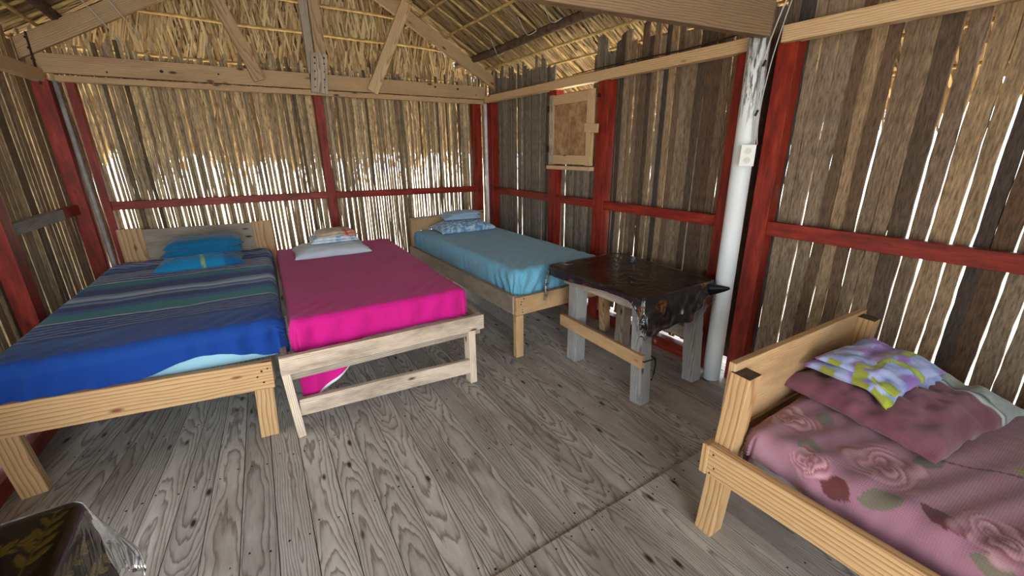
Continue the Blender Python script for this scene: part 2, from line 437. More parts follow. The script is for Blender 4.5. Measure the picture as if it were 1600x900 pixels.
# ------------------------------------------------------------------ roof (thatch)
APEX_X, APEX_Z, SL = .87, 3.60, .535
def roof_z(x): return APEX_Z-SL*abs(x-APEX_X)
def build_roof():
    m = MB(); m.backing = []
    sgns = (1, -1)
    for sg in sgns:
        # opaque backing above the blades
        b = len(m.v)
        for y in (-2.4, 5.5):
            for dx in (0, 3.15):
                x = APEX_X+sg*dx; m.v.append((x, y, APEX_Z-SL*dx+.07))
        m.backing.append(len(m.f)); m.face([b, b+1, b+3, b+2], [(0, 0), (3, 0), (3, 7), (0, 7)], .05)
        # leaf blades down the slope in shingled rows
        dn = Vector((sg, 0, -SL)).normalized(); nrm = Vector((-sg*SL, 0, -1)).normalized()
        dense = [(-2.3, 1.2, 260), (1.2, 5.45, 2300)]
        for ya, yb, cnt in dense:
            for row in range(12):
                d0 = row*.30
                for q in range(cnt//(4 if sg < 0 and ya < 0 else 3)):
                    y = U_(ya, yb); L = U_(.32, .55); w = U_(.007, .019); dd = d0+U_(-.12, .12)
                    if dd < 0: dd = 0
                    t = .12+U_(-.10, .10)
                    dr = (dn+Vector((0, t, 0))).normalized(); sd2 = dr.cross(nrm).normalized()*w/2
                    off = nrm*U_(-.03, .022)
                    p0 = Vector((APEX_X, y, APEX_Z))+dn*dd+off; p1 = p0+dr*L+nrm*U_(-.02, .012)
                    b = len(m.v); m.v += [p0-sd2, p0+sd2, p1+sd2*.5, p1-sd2*.5]
                    m.face([b, b+1, b+2, b+3], [(0, 0), (w, 0), (w, L), (0, L)], R_())
        # hanging eave fringe
        for q in range(900):
            y = U_(-2.3, 5.6); x = APEX_X+sg*(3.0+U_(-.08, .15)); L = U_(.15, .38); w = U_(.015, .03)
            z = APEX_Z-SL*abs(x-APEX_X)+.04; a = U_(-.3, .3)
            p0 = Vector((x, y, z)); p1 = p0+Vector((sg*.3, a, -1)).normalized()*L
            s_ = Vector((0, w/2, 0)); b = len(m.v); m.v += [p0-s_, p0+s_, p1+s_*.4, p1-s_*.4]
            m.face([b, b+1, b+2, b+3], [(0, 0), (w, 0), (w, L), (0, L)], R_())
    # hip end: leaves outward from the ridge end, leaf rows
    y0, z0, y1, z1 = 5.10, 3.66, 5.78, 1.72
    def hp(z): return lerp(y0, y1, (z0-z)/(z0-z1))
    b = len(m.v)
    m.v += [(APEX_X-.1, y0+.08, z0), (APEX_X+.1, y0+.08, z0), (4.15, y1+.06, z1), (-2.4, y1+.06, z1)]
    m.backing.append(len(m.f)); m.face([b, b+1, b+2, b+3], [(0, 0), (1, 0), (1, 1), (0, 1)], .02)
    nrm = Vector((0, -1, -.38)).normalized()
    for row in range(8):
        zt = 3.66-row*.25
        hw = (3.66-zt)*1.9+.6
        for q in range(int(600*hw/2)):
            x = APEX_X+U_(-hw, hw)
            z = zt+U_(-.1, .1); L = U_(.38, .7); w = U_(.009, .022)
            # fronds: groups of leaflets leaning the same way
            lean = .22*(1 if (int((x+8)*3.1)+row) % 2 else -1)+U_(-.05, .05)+(x-APEX_X)*.10
            dr = Vector((lean, .36, -1)).normalized(); s_ = Vector((w/2, 0, 0))
            o_ = nrm*(.006*row+U_(-.03, .02))
            p0 = Vector((x, hp(z), z))+o_; p1 = p0+dr*L
            b = len(m.v); m.v += [p0-s_, p0+s_, p1+s_*.6, p1-s_*.6]
            m.face([b, b+1, b+2, b+3], [(0, 0), (w, 0), (w, L), (0, L)], R_())
    for q in range(2600):   # ragged lower edge of the hip
        x = U_(-2.2, 4.1); z = z1+.12; L = max(.12, U_(.15, .34)+.30*n3(x*1.3, 7.)); w = U_(.015, .032)
        p0 = Vector((x, hp(z)+U_(-.05, .03), z)); p1 = p0+Vector((U_(-.25, .25), .3, -1)).normalized()*L
        s_ = Vector((w/2, 0, 0)); b = len(m.v); m.v += [p0-s_, p0+s_, p1+s_*.4, p1-s_*.4]
        m.face([b, b+1, b+2, b+3], [(0, 0), (w, 0), (w, L), (0, L)], R_())
    for i_ in m.backing: m.mi[i_] = 1
    roof = struct(m.build('ceiling', [M['thatch'], plain('dense_thatch_core', srgb(112, 90, 62), .9, 30, srgb(78, 62, 42))]))
    # poles and battens tied under the thatch
    def pole(name, p0, p1, r, mt, wob=.012):
        pts = []; p0 = Vector(p0); p1 = Vector(p1); ph = R_()*50
        n_ = 12
        for i in range(n_+1):
            p = p0.lerp(p1, i/n_); pts.append(p+Vector((0, n3(ph, i*.4)*wob, n3(ph+5, i*.4)*wob)))
        MB().tube(pts, r, 7).build(name, mt, roof, smooth=True)
    def slope_pt(sg, d, y, drop=.07):
        x = APEX_X+sg*d; return (x, y, APEX_Z-SL*d-drop)
    pole('log_purlin', slope_pt(1, 1.72, -2.2, .075), slope_pt(1, 1.72, 5.3, .075), .038, M['bark'], .03)
    pole('log_purlin', slope_pt(-1, 1.78, -2.2, .075), slope_pt(-1, 1.78, 5.3, .075), .038, M['bark'], .03)
    for d in (.5, .8, 1.1, 1.38, 1.9, 2.08, 2.28, 2.5, 2.8):
        for sg in sgns: pole('batten', slope_pt(sg, d, -2.2), slope_pt(sg, d, 5.35), U_(.011, .016), M['batten'])
    y = -1.2
    while y < 5.3:
        for sg in sgns:
            pole('batten', slope_pt(sg, .05, y, .055), slope_pt(sg, 3.05, y+U_(-.05, .05), .055), .011, M['batten'])
        y += .30+U_(-.03, .03)
    for z in (3.25, 3.0, 2.76, 2.44):
        hw = (3.7-z)*1.9
        pole('batten', (APEX_X-hw, hp(z)-.13, z+.02), (APEX_X+hw, hp(z)-.13, z-.02), .014, M['batten'], .02)
    for x, dz in ((-.35, .2), (.35, .3), (1.62, .4), (2.2, .2)):
        z_ = 3.55-abs(x-APEX_X)*.5
        pole('batten', (x, hp(z_)-.10, z_), (x+(x-APEX_X)*.15, hp(2.25)-.10, 2.25), .011, M['thatch'], .02)
build_roof()

# ------------------------------------------------------------------ red framing
def post(x0, x1, y0, y1, z0, z1, label, m='red', name='wall_post', dx=0., dy=0., group=None):
    cx, cy_ = (x0+x1)/2, (y0+y1)/2
    o = MB().beam((cx, cy_, z0), (cx+dx, cy_+dy, z1), abs(y1-y0), abs(x1-x0), up=(1, 0, 0)).build(name, M[m], bevel=.004, loc=(cx, cy_, z0))
    return tag(o, label, 'post', group)
ZT = 2.14
post(2.755, 2.85, 3.50, 3.61, 0, ZT, 'red painted post under the left side of the small wooden hatch')
post(2.755, 2.85, 2.80, 2.93, 0, ZT, 'red painted post beside the latch of the small wooden hatch')
post(2.755, 2.85, 1.625, 1.71, 0, ZT, 'red painted post between the plastic-covered table and the white pipe')
post(2.755, 2.85, 1.36, 1.47, 0, 2.22, 'red painted post directly right of the white pipe with the outlet')
post(2.755, 2.85, 4.76, 4.87, 0, ZT, 'red painted corner post on the right wall behind the aqua bed')
post(2.60, 2.71, 4.93, 5.02, 0, ZT, 'red painted post left of the thin white pipe in the right back corner')
post(.825, .905, 4.94, 5.02, 0, ZT, 'slim red painted post in the middle of the back wall', dx=-.01)
post(-.98, -.925, 4.93, 5.01, 0, ZT, 'narrow red painted post right of the thin grey pipe in the left corner')
post(-1.15, -1.05, 4.84, 4.95, 0, ZT, 'wide red painted corner post left of the thin grey pipe')
post(-1.22, -1.13, 3.50, 3.63, 0, ZT, 'red painted post in the left wall beside the striped bed', dx=.0)
post(-1.29, -1.20, 2.2, 2.31, 0, ZT, 'red painted post of the left wall next to the foot of the striped bed')

def rail(p0, p1, w, h, label, m='red', up=(0, 0, 1), name='wall_rail', cat='rail'):
    c = (Vector(p0)+Vector(p1))/2
    o = MB().beam(p0, p1, w, h, up).build(name, M[m], bevel=.003, loc=c); return tag(o, label, cat)
rail((-.925, 4.965, 1.172), (.83, 4.965, 1.155), .045, .07, 'red horizontal rail on the back wall above the striped bed, left of the middle post')
rail((.90, 4.965, 1.150), (2.60, 4.965, 1.122), .045, .07, 'red horizontal rail on the back wall between the middle post and the right corner')
rail((2.785, 4.76, 1.112), (2.785, 3.61, 1.112), .045, .075, 'dull red rail on the right wall between the corner post and the hatch')
rail((2.785, 3.50, 1.112), (2.785, 2.93, 1.112), .045, .075, 'short dull red rail under the small wooden hatch')
rail((2.785, 2.80, 1.112), (2.785, 1.71, 1.115), .045, .075, 'red rail on the slat wall behind the plastic-covered table')
rail((2.785, 1.36, 1.112), (2.785, -1.5, 1.105), .045, .085, 'bright red rail crossing the dark slats above the rose bed')
rail((leftx(4.84)-.005, 4.84, 1.17), (leftx(4.52)-.005, 4.52, 1.17), .05, .075, 'short red rail meeting the wide corner post on the left wall')
rail((leftx(4.52)-.005, 4.52, 1.17), (leftx(3.63)-.005, 3.63, 1.168), .05, .075, 'unpainted grey rail piece on the left wall above the striped bed', 'post_grey')
rail((leftx(3.50)-.005, 3.50, 1.17), (leftx(2.32)-.005, 2.32, 1.17), .05, .075, 'red rail on the left wall at the edge of the picture')
rail((2.80, 4.76, .05), (2.80, 1.71, .05), .07, .10, 'red sill board on the floor under the slat wall behind the table', name='floor_sill', cat='sill')
rail((2.80, 1.36, .06), (2.80, -1.5, .06), .07, .10, 'red sill board on the floor behind the rose bed', name='floor_sill', cat='sill')
rail((leftx(4.84), 4.84, .045), (leftx(2.31), 2.31, .045), .07, .09, 'red sill board on the floor along the left wall', name='floor_sill', cat='sill')
# top plates
rail((2.755, 4.85, 2.172), (2.755, 1.63, 2.180), .075, .075, 'long raw timber plate along the top of the right wall over the hatch', 'pine', name='wall_plate', cat='beam')
rail((2.755, 1.44, 2.195), (2.755, -1.5, 2.175), .075, .085, 'raw timber plate on the dark slat wall to the right of the white pipe', 'pine', name='wall_plate', cat='beam')
rail((-1.02, 4.93, 2.158), (2.735, 4.93, 2.150), .07, .045, 'thin raw timber plate under the big tie beam of the back wall', 'beam', name='wall_plate', cat='beam')
rail((leftx(4.8)+.03, 4.86, 2.165), (leftx(0)+.03, 0, 2.165), .07, .085, 'raw timber plate along the top of the left wall', 'pine', name='wall_plate', cat='beam')

# ------------------------------------------------------------------ back truss
def dots(m, pts, n_, r=.006, mi=1):
    """nail heads facing n_ on points"""
    n_ = Vector(n_).normalized(); a = Vector((0, 0, 1)) if abs(n_.z) < .9 else Vector((1, 0, 0))
    x = n_.cross(a).normalized(); y = n_.cross(x)
    for p in pts:
        b = len(m.v); p = Vector(p)+n_*.0015; rr = r*U_(.7, 1.3)
        for i in range(8): m.v.append(p+(x*cos(i*pi/4)+y*sin(i*pi/4))*rr)
        m.face(list(range(b, b+8)), [(0, 0)]*8, 0, mi)
        b2 = len(m.v)
        for i in range(8): m.v.append(p-n_*.004+(x*cos(i*pi/4)+y*sin(i*pi/4))*rr)
        for i in range(8): m.face([b+i, b+(i+1) % 8, b2+(i+1) % 8, b2+i], [(0, 0)]*4, 0, mi)
ty = 4.90
tr = thing('roof_truss', 'raw timber roof truss standing on the back wall under the thatched gable', 'roof truss', (.87, ty, 2.18))
mm = MB().beam((-1.14, ty, 2.258), (2.76, ty, 2.248), .05, .135)
dots(mm, [(x, ty-.025, 2.25+U_(-.04, .04)) for x in (-.7, -.35, .05, .4, 1.45, 2.1, 2.38, 2.62)], (0, -1, 0), .010)
mm.build('tie_beam', [M['beam'], M['nail']], tr)
def raft(sg, name='rafter'):
    hx = .87
    p0 = Vector((hx+sg*2.13, ty-.045, 3.50-.542*2.13-.06)); p1 = Vector((hx+sg*.0, ty-.045, 3.50-.06))
    B(p0, p1, .04, .125, name, M['beam'], tr, up=(0, -1, 0) if False else (0, 0, 1))
raft(1); raft(-1)
B((.83, ty-.0, 2.15), (.83, ty-.0, 3.42), .075, .05, 'king_post', M['pine_grey'], tr, up=(0, 1, 0))
B((.925, ty+.0, 2.33), (.925, ty+.0, 3.42), .10, .045, 'king_post', M['beam'], tr, up=(0, 1, 0))
mm = MB().beam((.863, ty-.04, 2.15), (.905, ty-.04, 2.50), .15, .03, up=(0, 1, 0))
dots(mm, [(.863+(z-2.15)*.12+dx, ty-.055, z) for z in (2.2, 2.27, 2.34, 2.41, 2.46) for dx in (-.04, .045)], (0, -1, 0), .008)
mm.build('gusset_plate', [M['pine_grey'], M['nail']], tr)
B((1.37, ty-.09, 2.18), (1.83, ty-.09, 3.08), .11, .04, 'strut', M['pine'], tr, up=(0, 1, 0))
B((.36, ty-.09, 2.22), (.08, ty-.09, 3.0), .10, .04, 'strut', M['beam'], tr, up=(0, 1, 0))

# near tie beam
d_ = Vector((1.23-2.66, 1.657-1.50, 0)).normalized(); e_ = Vector((2.615, 1.47, 2.262))
rail(e_, e_+d_*3.75, .055, .18, 'heavy brown timber beam crossing overhead to the top of the white pipe', 'beam_red', name='cross_beam', cat='beam')

# ------------------------------------------------------------------ pipes, cables, outlet
def pipe(name, p0, p1, r, mt, label, n=24):
    p0, p1 = Vector(p0), Vector(p1)
    o = MB().tube([p0.lerp(p1, i/6) for i in range(7)], r, n).build(name, mt, smooth=True, loc=p0); return tag(o, label, 'pipe')
def big_pipe_mat():
    t = NT('scuffed_white_pipe'); tc = t.n('ShaderNodeTexCoord'); x = t.n('ShaderNodeSeparateXYZ'); t.L(tc.outputs['Object'], x.inputs[0])
    nz = t.noise(t.comb(t.M('MULTIPLY', x.outputs[0], 60.), t.M('MULTIPLY', x.outputs[1], 60.), t.M('MULTIPLY', x.outputs[2], 7.)), 1., 5., .7)
    hi = t.M('MULTIPLY', t.M('SUBTRACT', x.outputs[2], 1.68), 5., clamp=True)
    f = t.ramp(t.M('ADD', nz, t.M('MULTIPLY', hi, .09)), [(.57, (0, 0, 0)), (.63, (1, 1, 1))])
    f = t.M('MULTIPLY', t.M('MULTIPLY', f, hi), .85)
    d = t.noise(tc.outputs['Object'], 9., 4., .6)
    c = t.mix(t.M('MULTIPLY', d, .4), srgb(226, 232, 234), srgb(186, 194, 198))
    return t.out(t.mix(f, c, srgb(58, 54, 50)), .45)
pipe('vertical_pipe', (2.685, 1.525, 0), (2.69, 1.545, 2.19), .058, big_pipe_mat(), 'thick white plastic pipe with scuffed top standing against the slat wall', 32)
pvc = plain('white_thin_pipe', srgb(220, 224, 226), .4, 9, srgb(190, 194, 196)); pvg = plain('grey_thin_pipe', srgb(164, 164, 160), .5, 9, srgb(130, 128, 122))
pipe('vertical_pipe', (2.745, 4.88, 0), (2.745, 4.88, 2.13), .020, pvc, 'thin white pipe in the right back corner between two red posts', 16)
pipe('vertical_pipe', (-1.015, 4.92, 0), (-1.03, 4.92, 2.14), .016, pvg, 'thin grey pipe in the left back corner between two red posts', 16)

ox = thing('outlet_box', 'white electrical outlet box with two sockets on the white pipe', 'outlet', (2.615, 1.47, 1.55))
o_n = Vector((-.86, -.51, 0)).normalized(); o_s = Vector((-o_n.y, o_n.x, 0))*-1
oc = Vector((2.615, 1.47, 1.55))
def obx(c, w, h, t, name, m, parent, bev=.003):
    a = c-o_n*t/2; b = c+o_n*t/2
    return MB().beam(a, b, w, h).build(name, m, parent, bevel=bev)
obx(oc, .075, .118, .05, 'box', M['white_plastic'], ox, .006)
obx(oc+o_n*.027, .078, .122, .005, 'cover_plate', M['white_plastic'], ox, .002)
for dz in (.026, -.026):
    c = oc+o_n*.030+Vector((0, 0, dz))
    q = MB(); q.tube([c-o_n*.001, c+o_n*.003], .018, 20)
    s_ = q.build('socket', M['socket'], ox)
    for k in (-1, 1): obx(c+o_n*.0035+o_s*(k*.006)+Vector((0, 0, .003)), .0022, .010, .0012, 'slot', M['black'], s_, 0)
    obx(c+o_n*.0035+Vector((0, 0, -.009)), .005, .005, .0012, 'slot', M['black'], s_, 0)
obx(oc+o_s*.04, .002, .02, .012, 'switch', M['socket'], ox, 0)
def cable(pts, r, label, m='cable', name='cable', cat='cable'):
    P_ = []; pts = [Vector(p) for p in pts]
    for i in range(len(pts)-1):
        p_1 = pts[max(i-1, 0)]; p1, p2 = pts[i], pts[i+1]; p3 = pts[min(i+2, len(pts)-1)]
        for k in range(8):
            t = k/8; P_.append(.5*((2*p1)+(-p_1+p2)*t+(2*p_1-5*p1+4*p2-p3)*t*t+(-p_1+3*p1-3*p2+p3)*t**3))
    P_.append(pts[-1])
    return tag(MB().tube(P_, r, 8).build(name, M[m], smooth=True), label, cat)
cable([(2.645, 1.455, 1.61), (2.640, 1.468, 1.75), (2.645, 1.478, 1.9), (2.650, 1.47, 2.12), (2.67, 1.42, 2.35), (2.69, 1.38, 2.50)], .004, 'pale cable running up the white pipe from the outlet box')
cable([(2.655, 1.445, 1.61), (2.650, 1.455, 1.72), (2.66, 1.458, 1.9), (2.675, 1.44, 2.12), (2.69, 1.40, 2.35), (2.71, 1.36, 2.48)], .003, 'second thinner cable beside the pale one above the outlet box')
def clip(z, label):
    m_ = MB().beam((2.628, 1.468, z), (2.638, 1.462, z+.032), .013, .006, up=(-.86, -.5, 0)); return tag(m_.build('cable_clip', M['black'], bevel=.001), label, 'clip')
clip(1.77, 'black cable clip just above the outlet box on the white pipe'); clip(2.03, 'black cable clip near the top of the white pipe')
cable([(2.70, 3.2, 2.225), (2.712, 2.5, 2.235), (2.705, 2.1, 2.225), (2.712, 1.7, 2.24), (2.67, 1.60, 2.24)], .004, 'thin dark cable lying along the right wall plate', 'black')
# threaded rod strap corner left, strap corner right
mm = MB(); mm.tube([(-1.09, 4.83, 2.10), (-1.09, 4.83, 2.2), (-1.085, 4.83, 2.45)], .007, 8)
for z in (2.13, 2.2, 2.27, 2.34, 2.41): mm.beam((-1.09, 4.83, z-.006), (-1.09, 4.83, z+.006), .05, .012, up=(1, 0, .3))
tag(mm.build('barbed_tie', M['iron']), 'black spiky wire tie holding the rafter end in the left corner', 'tie')
cable([(2.745, 4.83, 2.12), (2.742, 4.85, 2.2), (2.74, 4.83, 2.33)], .006, 'dark wire tie at the right end of the big tie beam', 'iron', 'wire_tie', 'tie')
for a, b, l in (((-.79, 4.70, 2.80), (-.55, 4.80, 2.43), 'left'), ((-.65, 4.70, 2.86), (-.44, 4.80, 2.50), 'right')):
    cable([a, Vector(a).lerp(Vector(b), .5), b], .004, 'pale string wrapped around the left rafter, %s of the two' % l, 'cable', 'string', 'string')
for i, (p, q) in enumerate((((2.38, 3.6, 2.72), (2.40, 3.45, 2.55)), ((2.35, 3.2, 2.74), (2.40, 3.1, 2.57)), ((2.45, 4.2, 2.66), (2.47, 4.1, 2.5)))):
    p, q = Vector(p), Vector(q)
    cable([p, p.lerp(q, .5)+Vector((.05, .05, -.03)), q, q+Vector((.05, -.04, .03))], .003, ('grey wire loop hanging from the dark roof log, middle of three', 'grey wire loop hanging from the dark roof log, nearest the big beam', 'grey wire loop hanging from the dark roof log, nearest the back corner')[i], 'cable', 'wire_loop', 'wire')

# ------------------------------------------------------------------ hatch window
wx = 2.735
hw = struct(bpy.data.objects.new('window_1', None)); col.objects.link(hw); hw.location = (wx, 3.24, 1.76)
M['ply'] = plain('stained_plywood', srgb(176, 142, 104), .7, 14, srgb(136, 100, 70))
B((wx, 3.50, 2.04), (wx, 2.98, 2.04), .03, .085, 'frame_rail', M['pine'], hw)
B((wx, 3.50, 1.50), (wx, 2.98, 1.50), .03, .085, 'frame_rail', M['pine'], hw)
B((wx, 3.535, 1.45), (wx, 3.535, 2.09), .055, .032, 'frame_stile', M['pine_grey'], hw, up=(1, 0, 0))
B((wx, 2.985, 1.45), (wx, 2.985, 2.09), .075, .032, 'frame_stile', M['pine'], hw, up=(1, 0, 0))
B((wx+.012, 3.26, 1.47), (wx+.012, 3.26, 2.07), .52, .012, 'panel', M['ply'], hw, up=(1, 0, 0), bevel=0)
B((wx-.004, 3.26, 1.53), (wx-.004, 3.26, 2.0), .02, .008, 'panel_strip', M['ply'], hw, up=(1, 0, 0), bevel=0)
B((wx-.01, 3.57, 1.425), (wx-.01, 2.93, 1.425), .055, .035, 'sill', M['pine'], hw)
B((wx-.024, 3.03, 1.775), (wx-.024, 2.86, 1.765), .02, .075, 'latch', M['pine'], hw)
for z in (1.6, 1.97): B((wx-.012, 3.575, z-.03), (wx-.012, 3.575, z+.03), .035, .012, 'hinge', M['iron'], hw, up=(1, 0, 0), bevel=0)
B((wx-.02, 2.87, 2.01), (wx-.02, 2.87, 2.04), .02, .02, 'bolt', M['iron'], hw, up=(1, 0, 0), bevel=0)

# ------------------------------------------------------------------ cloth helpers
def cloth_box(P00, P10, P01, P11, h, z1, r, fold, colf=None, nx=90, ny=110, zf=None, hemf=None, mt=None, name='fitted_sheet', parent=None, top=None, loc=None):
    """sheet over a box: four plan corners (x,y), drop h, rounded edge r; fold(s,t,drop,W,L)->(outward,up)"""
    P00, P10, P01, P11 = [Vector((*p, 0)) for p in (P00, P10, P01, P11)]
    W = (P10-P00).length; L = (P01-P00).length; m = MB(); ang = r*pi/2
    hx = h+ang
    ss_ = [lerp(-hx, W-2*r+hx, i/nx) for i in range(nx+1)]; tt = [lerp(-hx, L-2*r+hx, j/ny) for j in range(ny+1)]
    # denser sampling near edges comes from the grid itself
    Wi, Li = W-2*r, L-2*r
    for t in tt:
        for s in ss_:
            cs = min(max(s, 0), Wi); ct = min(max(t, 0), Li); o1 = s-cs; o2 = t-ct
            d = hypot(o1, o2); dx, dy = (o1/d, o2/d) if d > 1e-9 else (0, 0)
            hm = hx if hemf is None else hx+hemf(s, t, dx, dy)
            d = min(d, hm)
            if d < ang: a = d/r; f, g_ = r*sin(a), r*(1-cos(a))
            else: f, g_ = r, r+(d-ang)
            fo, fu = fold(s, t, d, dx, dy, Wi, Li)
            a_, b_ = (cs+r+dx*(f+fo))/W, (ct+r+dy*(f+fo))/L
            p = P00*(1-a_)*(1-b_)+P10*a_*(1-b_)+P01*(1-a_)*b_+P11*a_*b_
            z = z1-g_+fu*(1 if d < ang*1.2 else .2)
            if top: z += top(a_, b_)
            m.v.append((p.x, p.y, z))
            if colf: m.vc.append(colf(s, t, d, dx, dy, a_, b_))
    n_ = nx+1
    for j in range(ny):
        for i in range(nx):
            q = [j*n_+i, j*n_+i+1, (j+1)*n_+i+1, (j+1)*n_+i]
            m.face(q, [(ss_[i], tt[j]), (ss_[i+1], tt[j]), (ss_[i+1], tt[j+1]), (ss_[i], tt[j+1])])
    o = m.build(name, mt, parent, smooth=True, loc=loc)
    return o

def pillow_mesh(m, c, a, b, h, rot, seed, wr=.012, colf=None, flat=.35, n=46, pw=3.2, tilt=(0, 0), mi=0, crease=None, sag=None):
    c = Vector(c); cr_, sr_ = cos(rot), sin(rot); base = len(m.v); ids = {}
    for side in (1, 0):
        for j in range(n+1):
            for i in range(n+1):
                u = 2*i/n-1; v = 2*j/n-1
                edge = i in (0, n) or j in (0, n)
                if side == 0 and edge: ids[(0, i, j)] = ids[(1, i, j)]; continue
                pu = 1-abs(u)**pw; pv = 1-abs(v)**pw; th = (max(pu, 0)*max(pv, 0))**.5
                x = a*u*(1-.06*(1-v*v)+.02*n3(seed, v*2)); y = b*v*(1-.06*(1-u*u)+.03*n3(seed+3, u*2))
                w_ = wr*(n3(x*9+seed, y*14, seed)+.5*n3(x*25, y*25+seed, 1.))*(.25+th)
                if crease: w_ += crease(u, v)*th
                z = h*th*(1 if side else -flat)+(w_ if side else 0)
                if edge: z = wr*1.2*n3(x*12+seed, y*12)
                zz = z+x*tilt[0]+y*tilt[1]+(sag(u, v) if sag else 0)
                ids[(side, i, j)] = len(m.v)
                m.v.append(c+Vector((x*cr_-y*sr_, x*sr_+y*cr_, zz+h*flat)))
                if colf: m.vc.append(colf(u, v, side))
    for side in (1, 0):
        for j in range(n):
            for i in range(n):
                q = [ids[(side, i, j)], ids[(side, i+1, j)], ids[(side, i+1, j+1)], ids[(side, i, j+1)]]
                if not side: q = q[::-1]
                m.face(q, [(i/n*a*2, j/n*b*2), ((i+1)/n*a*2, j/n*b*2), ((i+1)/n*a*2, (j+1)/n*b*2), (i/n*a*2, (j+1)/n*b*2)], 0, mi)
def fold_std(seed, amp=.008, top=.004, cfreq=38):
    def f(s, t, d, dx, dy, W, L):
        k = ss(0, .14, d)
        # diagonal gathers near corners on the sides
        near = 0
        for (cx, cy_) in ((0, 0), (W, 0), (0, L), (W, L)):
            dd = hypot(s-cx, t-cy_); near = max(near, exp(-dd*dd/.10))
        along = s*abs(dy)+t*abs(dx)
        g_ = sin((along*cfreq+d*16+3*n3(along*3+seed, d*5)))*near*.9+n3(along*7+seed, d*3, seed)*.8+.5*n3(along*22+seed, d*6, 1)
        o = amp*k*g_
        u = top*(n3(s*3+seed, t*3)+.5*n3(s*8+seed, t*5, 2)+.25*n3(s*20, t*8+seed))
        # tension wrinkles toward corners
        u += .004*near*sin((s-t)*45+seed)
        return o, u
    return f

def mattress(c4, z0, z1, label, mt_core):
    """c4: corners (x,y) order 00,10,01,11"""
    c = sum((Vector((*p, 0)) for p in c4), Vector())/4; c.z = z0
    def shr(p, k=.985): return ((p[0]-c.x)*k+c.x, (p[1]-c.y)*k+c.y)
    q = [shr(p) for p in c4]
    o = cloth_box(*q, z1-z0-.055, z1-.012, .045, lambda *a: (0, 0), nx=30, ny=40, mt=mt_core, name='mattress', loc=c)
    # close the underside
    me = o.data
    import bmesh
    bm = bmesh.new(); bm.from_mesh(me)
    es = [e for e in bm.edges if e.is_boundary]
    try: bmesh.ops.holes_fill(bm, edges=es, sides=0)
    except Exception: pass
    bm.to_mesh(me); bm.free()
    return tag(o, label, 'mattress')

# ------------------------------------------------------------------ bed 1: blue stripes
bed = thing('bed', 'raw pine bed with plank headboard under the blue striped mattress', 'bed', (-.55, 3.7, 0))
mp = M['pine_new']
B((-1.21, 2.66, .452), (-.005, 2.555, .395), .04, .165, 'foot_board', mp, bed, seed=.31, nails=((0, -1, 0), [(-.06, 2.5375, .36), (-.06, 2.5375, .43), (-.085, 2.5395, .40), (-.03, 2.535, .44)]))
def leg(p0, p1, w, h, m, parent, up=(1, 0, 0)): return B(p0, p1, w, h, 'leg', m, parent, up=up)
leg((-1.10, 2.70, 0), (-1.13, 2.71, .40), .05, .10, mp, bed)
leg((-.085, 2.575, 0), (-.06, 2.60, .40), .045, .095, mp, bed)
leg((-1.08, 4.80, 0), (-1.08, 4.80, .5), .09, .09, mp, bed); leg((.14, 4.78, 0), (.14, 4.78, .5), .09, .09, mp, bed)
B((-1.14, 2.68, .45), (-1.06, 4.84, .48), .04, .13, 'side_rail', mp, bed); B((-.02, 2.585, .40), (.13, 4.80, .45), .04, .13, 'side_rail', M['pine_grey'], bed)
B((-.76, 4.83, .83), (.10, 4.83, .81), .022, .28, 'headboard', M['pine_grey'], bed, seed=.7)
for x, z in ((-.84, .845), (.15, .82)): B((x, 4.83, z-.36), (x, 4.83, z+.14), .17, .03, 'head_post', mp, bed, up=(0, 1, 0))
ct = M['lightblue_core'] = fabric('pale_blue_ticking', srgb(150, 196, 214))
mt1 = mattress(((-1.10, 2.66), (.07, 2.60), (-1.0, 4.80), (.16, 4.76)), .48, .69, 'thick mattress under the blue striped sheet, on the pine bed at the left', ct)
cDB, cB, cT, cLB, cW = srgb(28, 62, 128), srgb(38, 98, 170), srgb(40, 132, 146), srgb(124, 158, 204), srgb(190, 206, 230)
bands = [(0, cB), (.13, cDB), (.255, cW), (.263, cT), (.33, cB), (.36, cDB), (.405, cLB), (.43, cB), (.445, cW), (.475, cLB), (.50, cDB), (.575, cB), (.60, cT), (.65, cW), (.66, cDB), (.83, cB), (.87, cDB), (.90, cB), (.93, cDB)]
def col1(s, t, d, dx, dy, a, b):
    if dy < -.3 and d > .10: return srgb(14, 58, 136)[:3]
    bb = b if abs(dx) < .5 else b
    bb += .012*n3(a*3, b*9)
    c = bands[0][1]
    for p, cc in bands:
        if bb >= p: c = cc
    k = ss(.34, .16, a+.10*0+b*1.5-.9*(a > .5)*0) if False else 0
    if (.14 < bb < .235 and (bb*52) % 1 < .22) or (.665 < bb < .80 and (bb*46) % 1 < .36) or (.885 < bb < .96 and (bb*46) % 1 < .3): c = cW if bb > .5 else cLB
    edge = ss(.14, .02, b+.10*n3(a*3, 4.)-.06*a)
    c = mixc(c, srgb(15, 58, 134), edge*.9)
    return c
def hem1(s, t, dx, dy):
    if dy < -.4: return -.085*exp(-((s-.76)/.24)**2)
    return 0
cloth_box((-1.12, 2.64), (.09, 2.58), (-1.01, 4.80), (.18, 4.76), .17, .705, .05, fold_std(3.3, .018, .007, 52), col1, 90, 520, mt=fabric('striped_sheet', vcol=True, sheen=.12), hemf=hem1, parent=mt1)

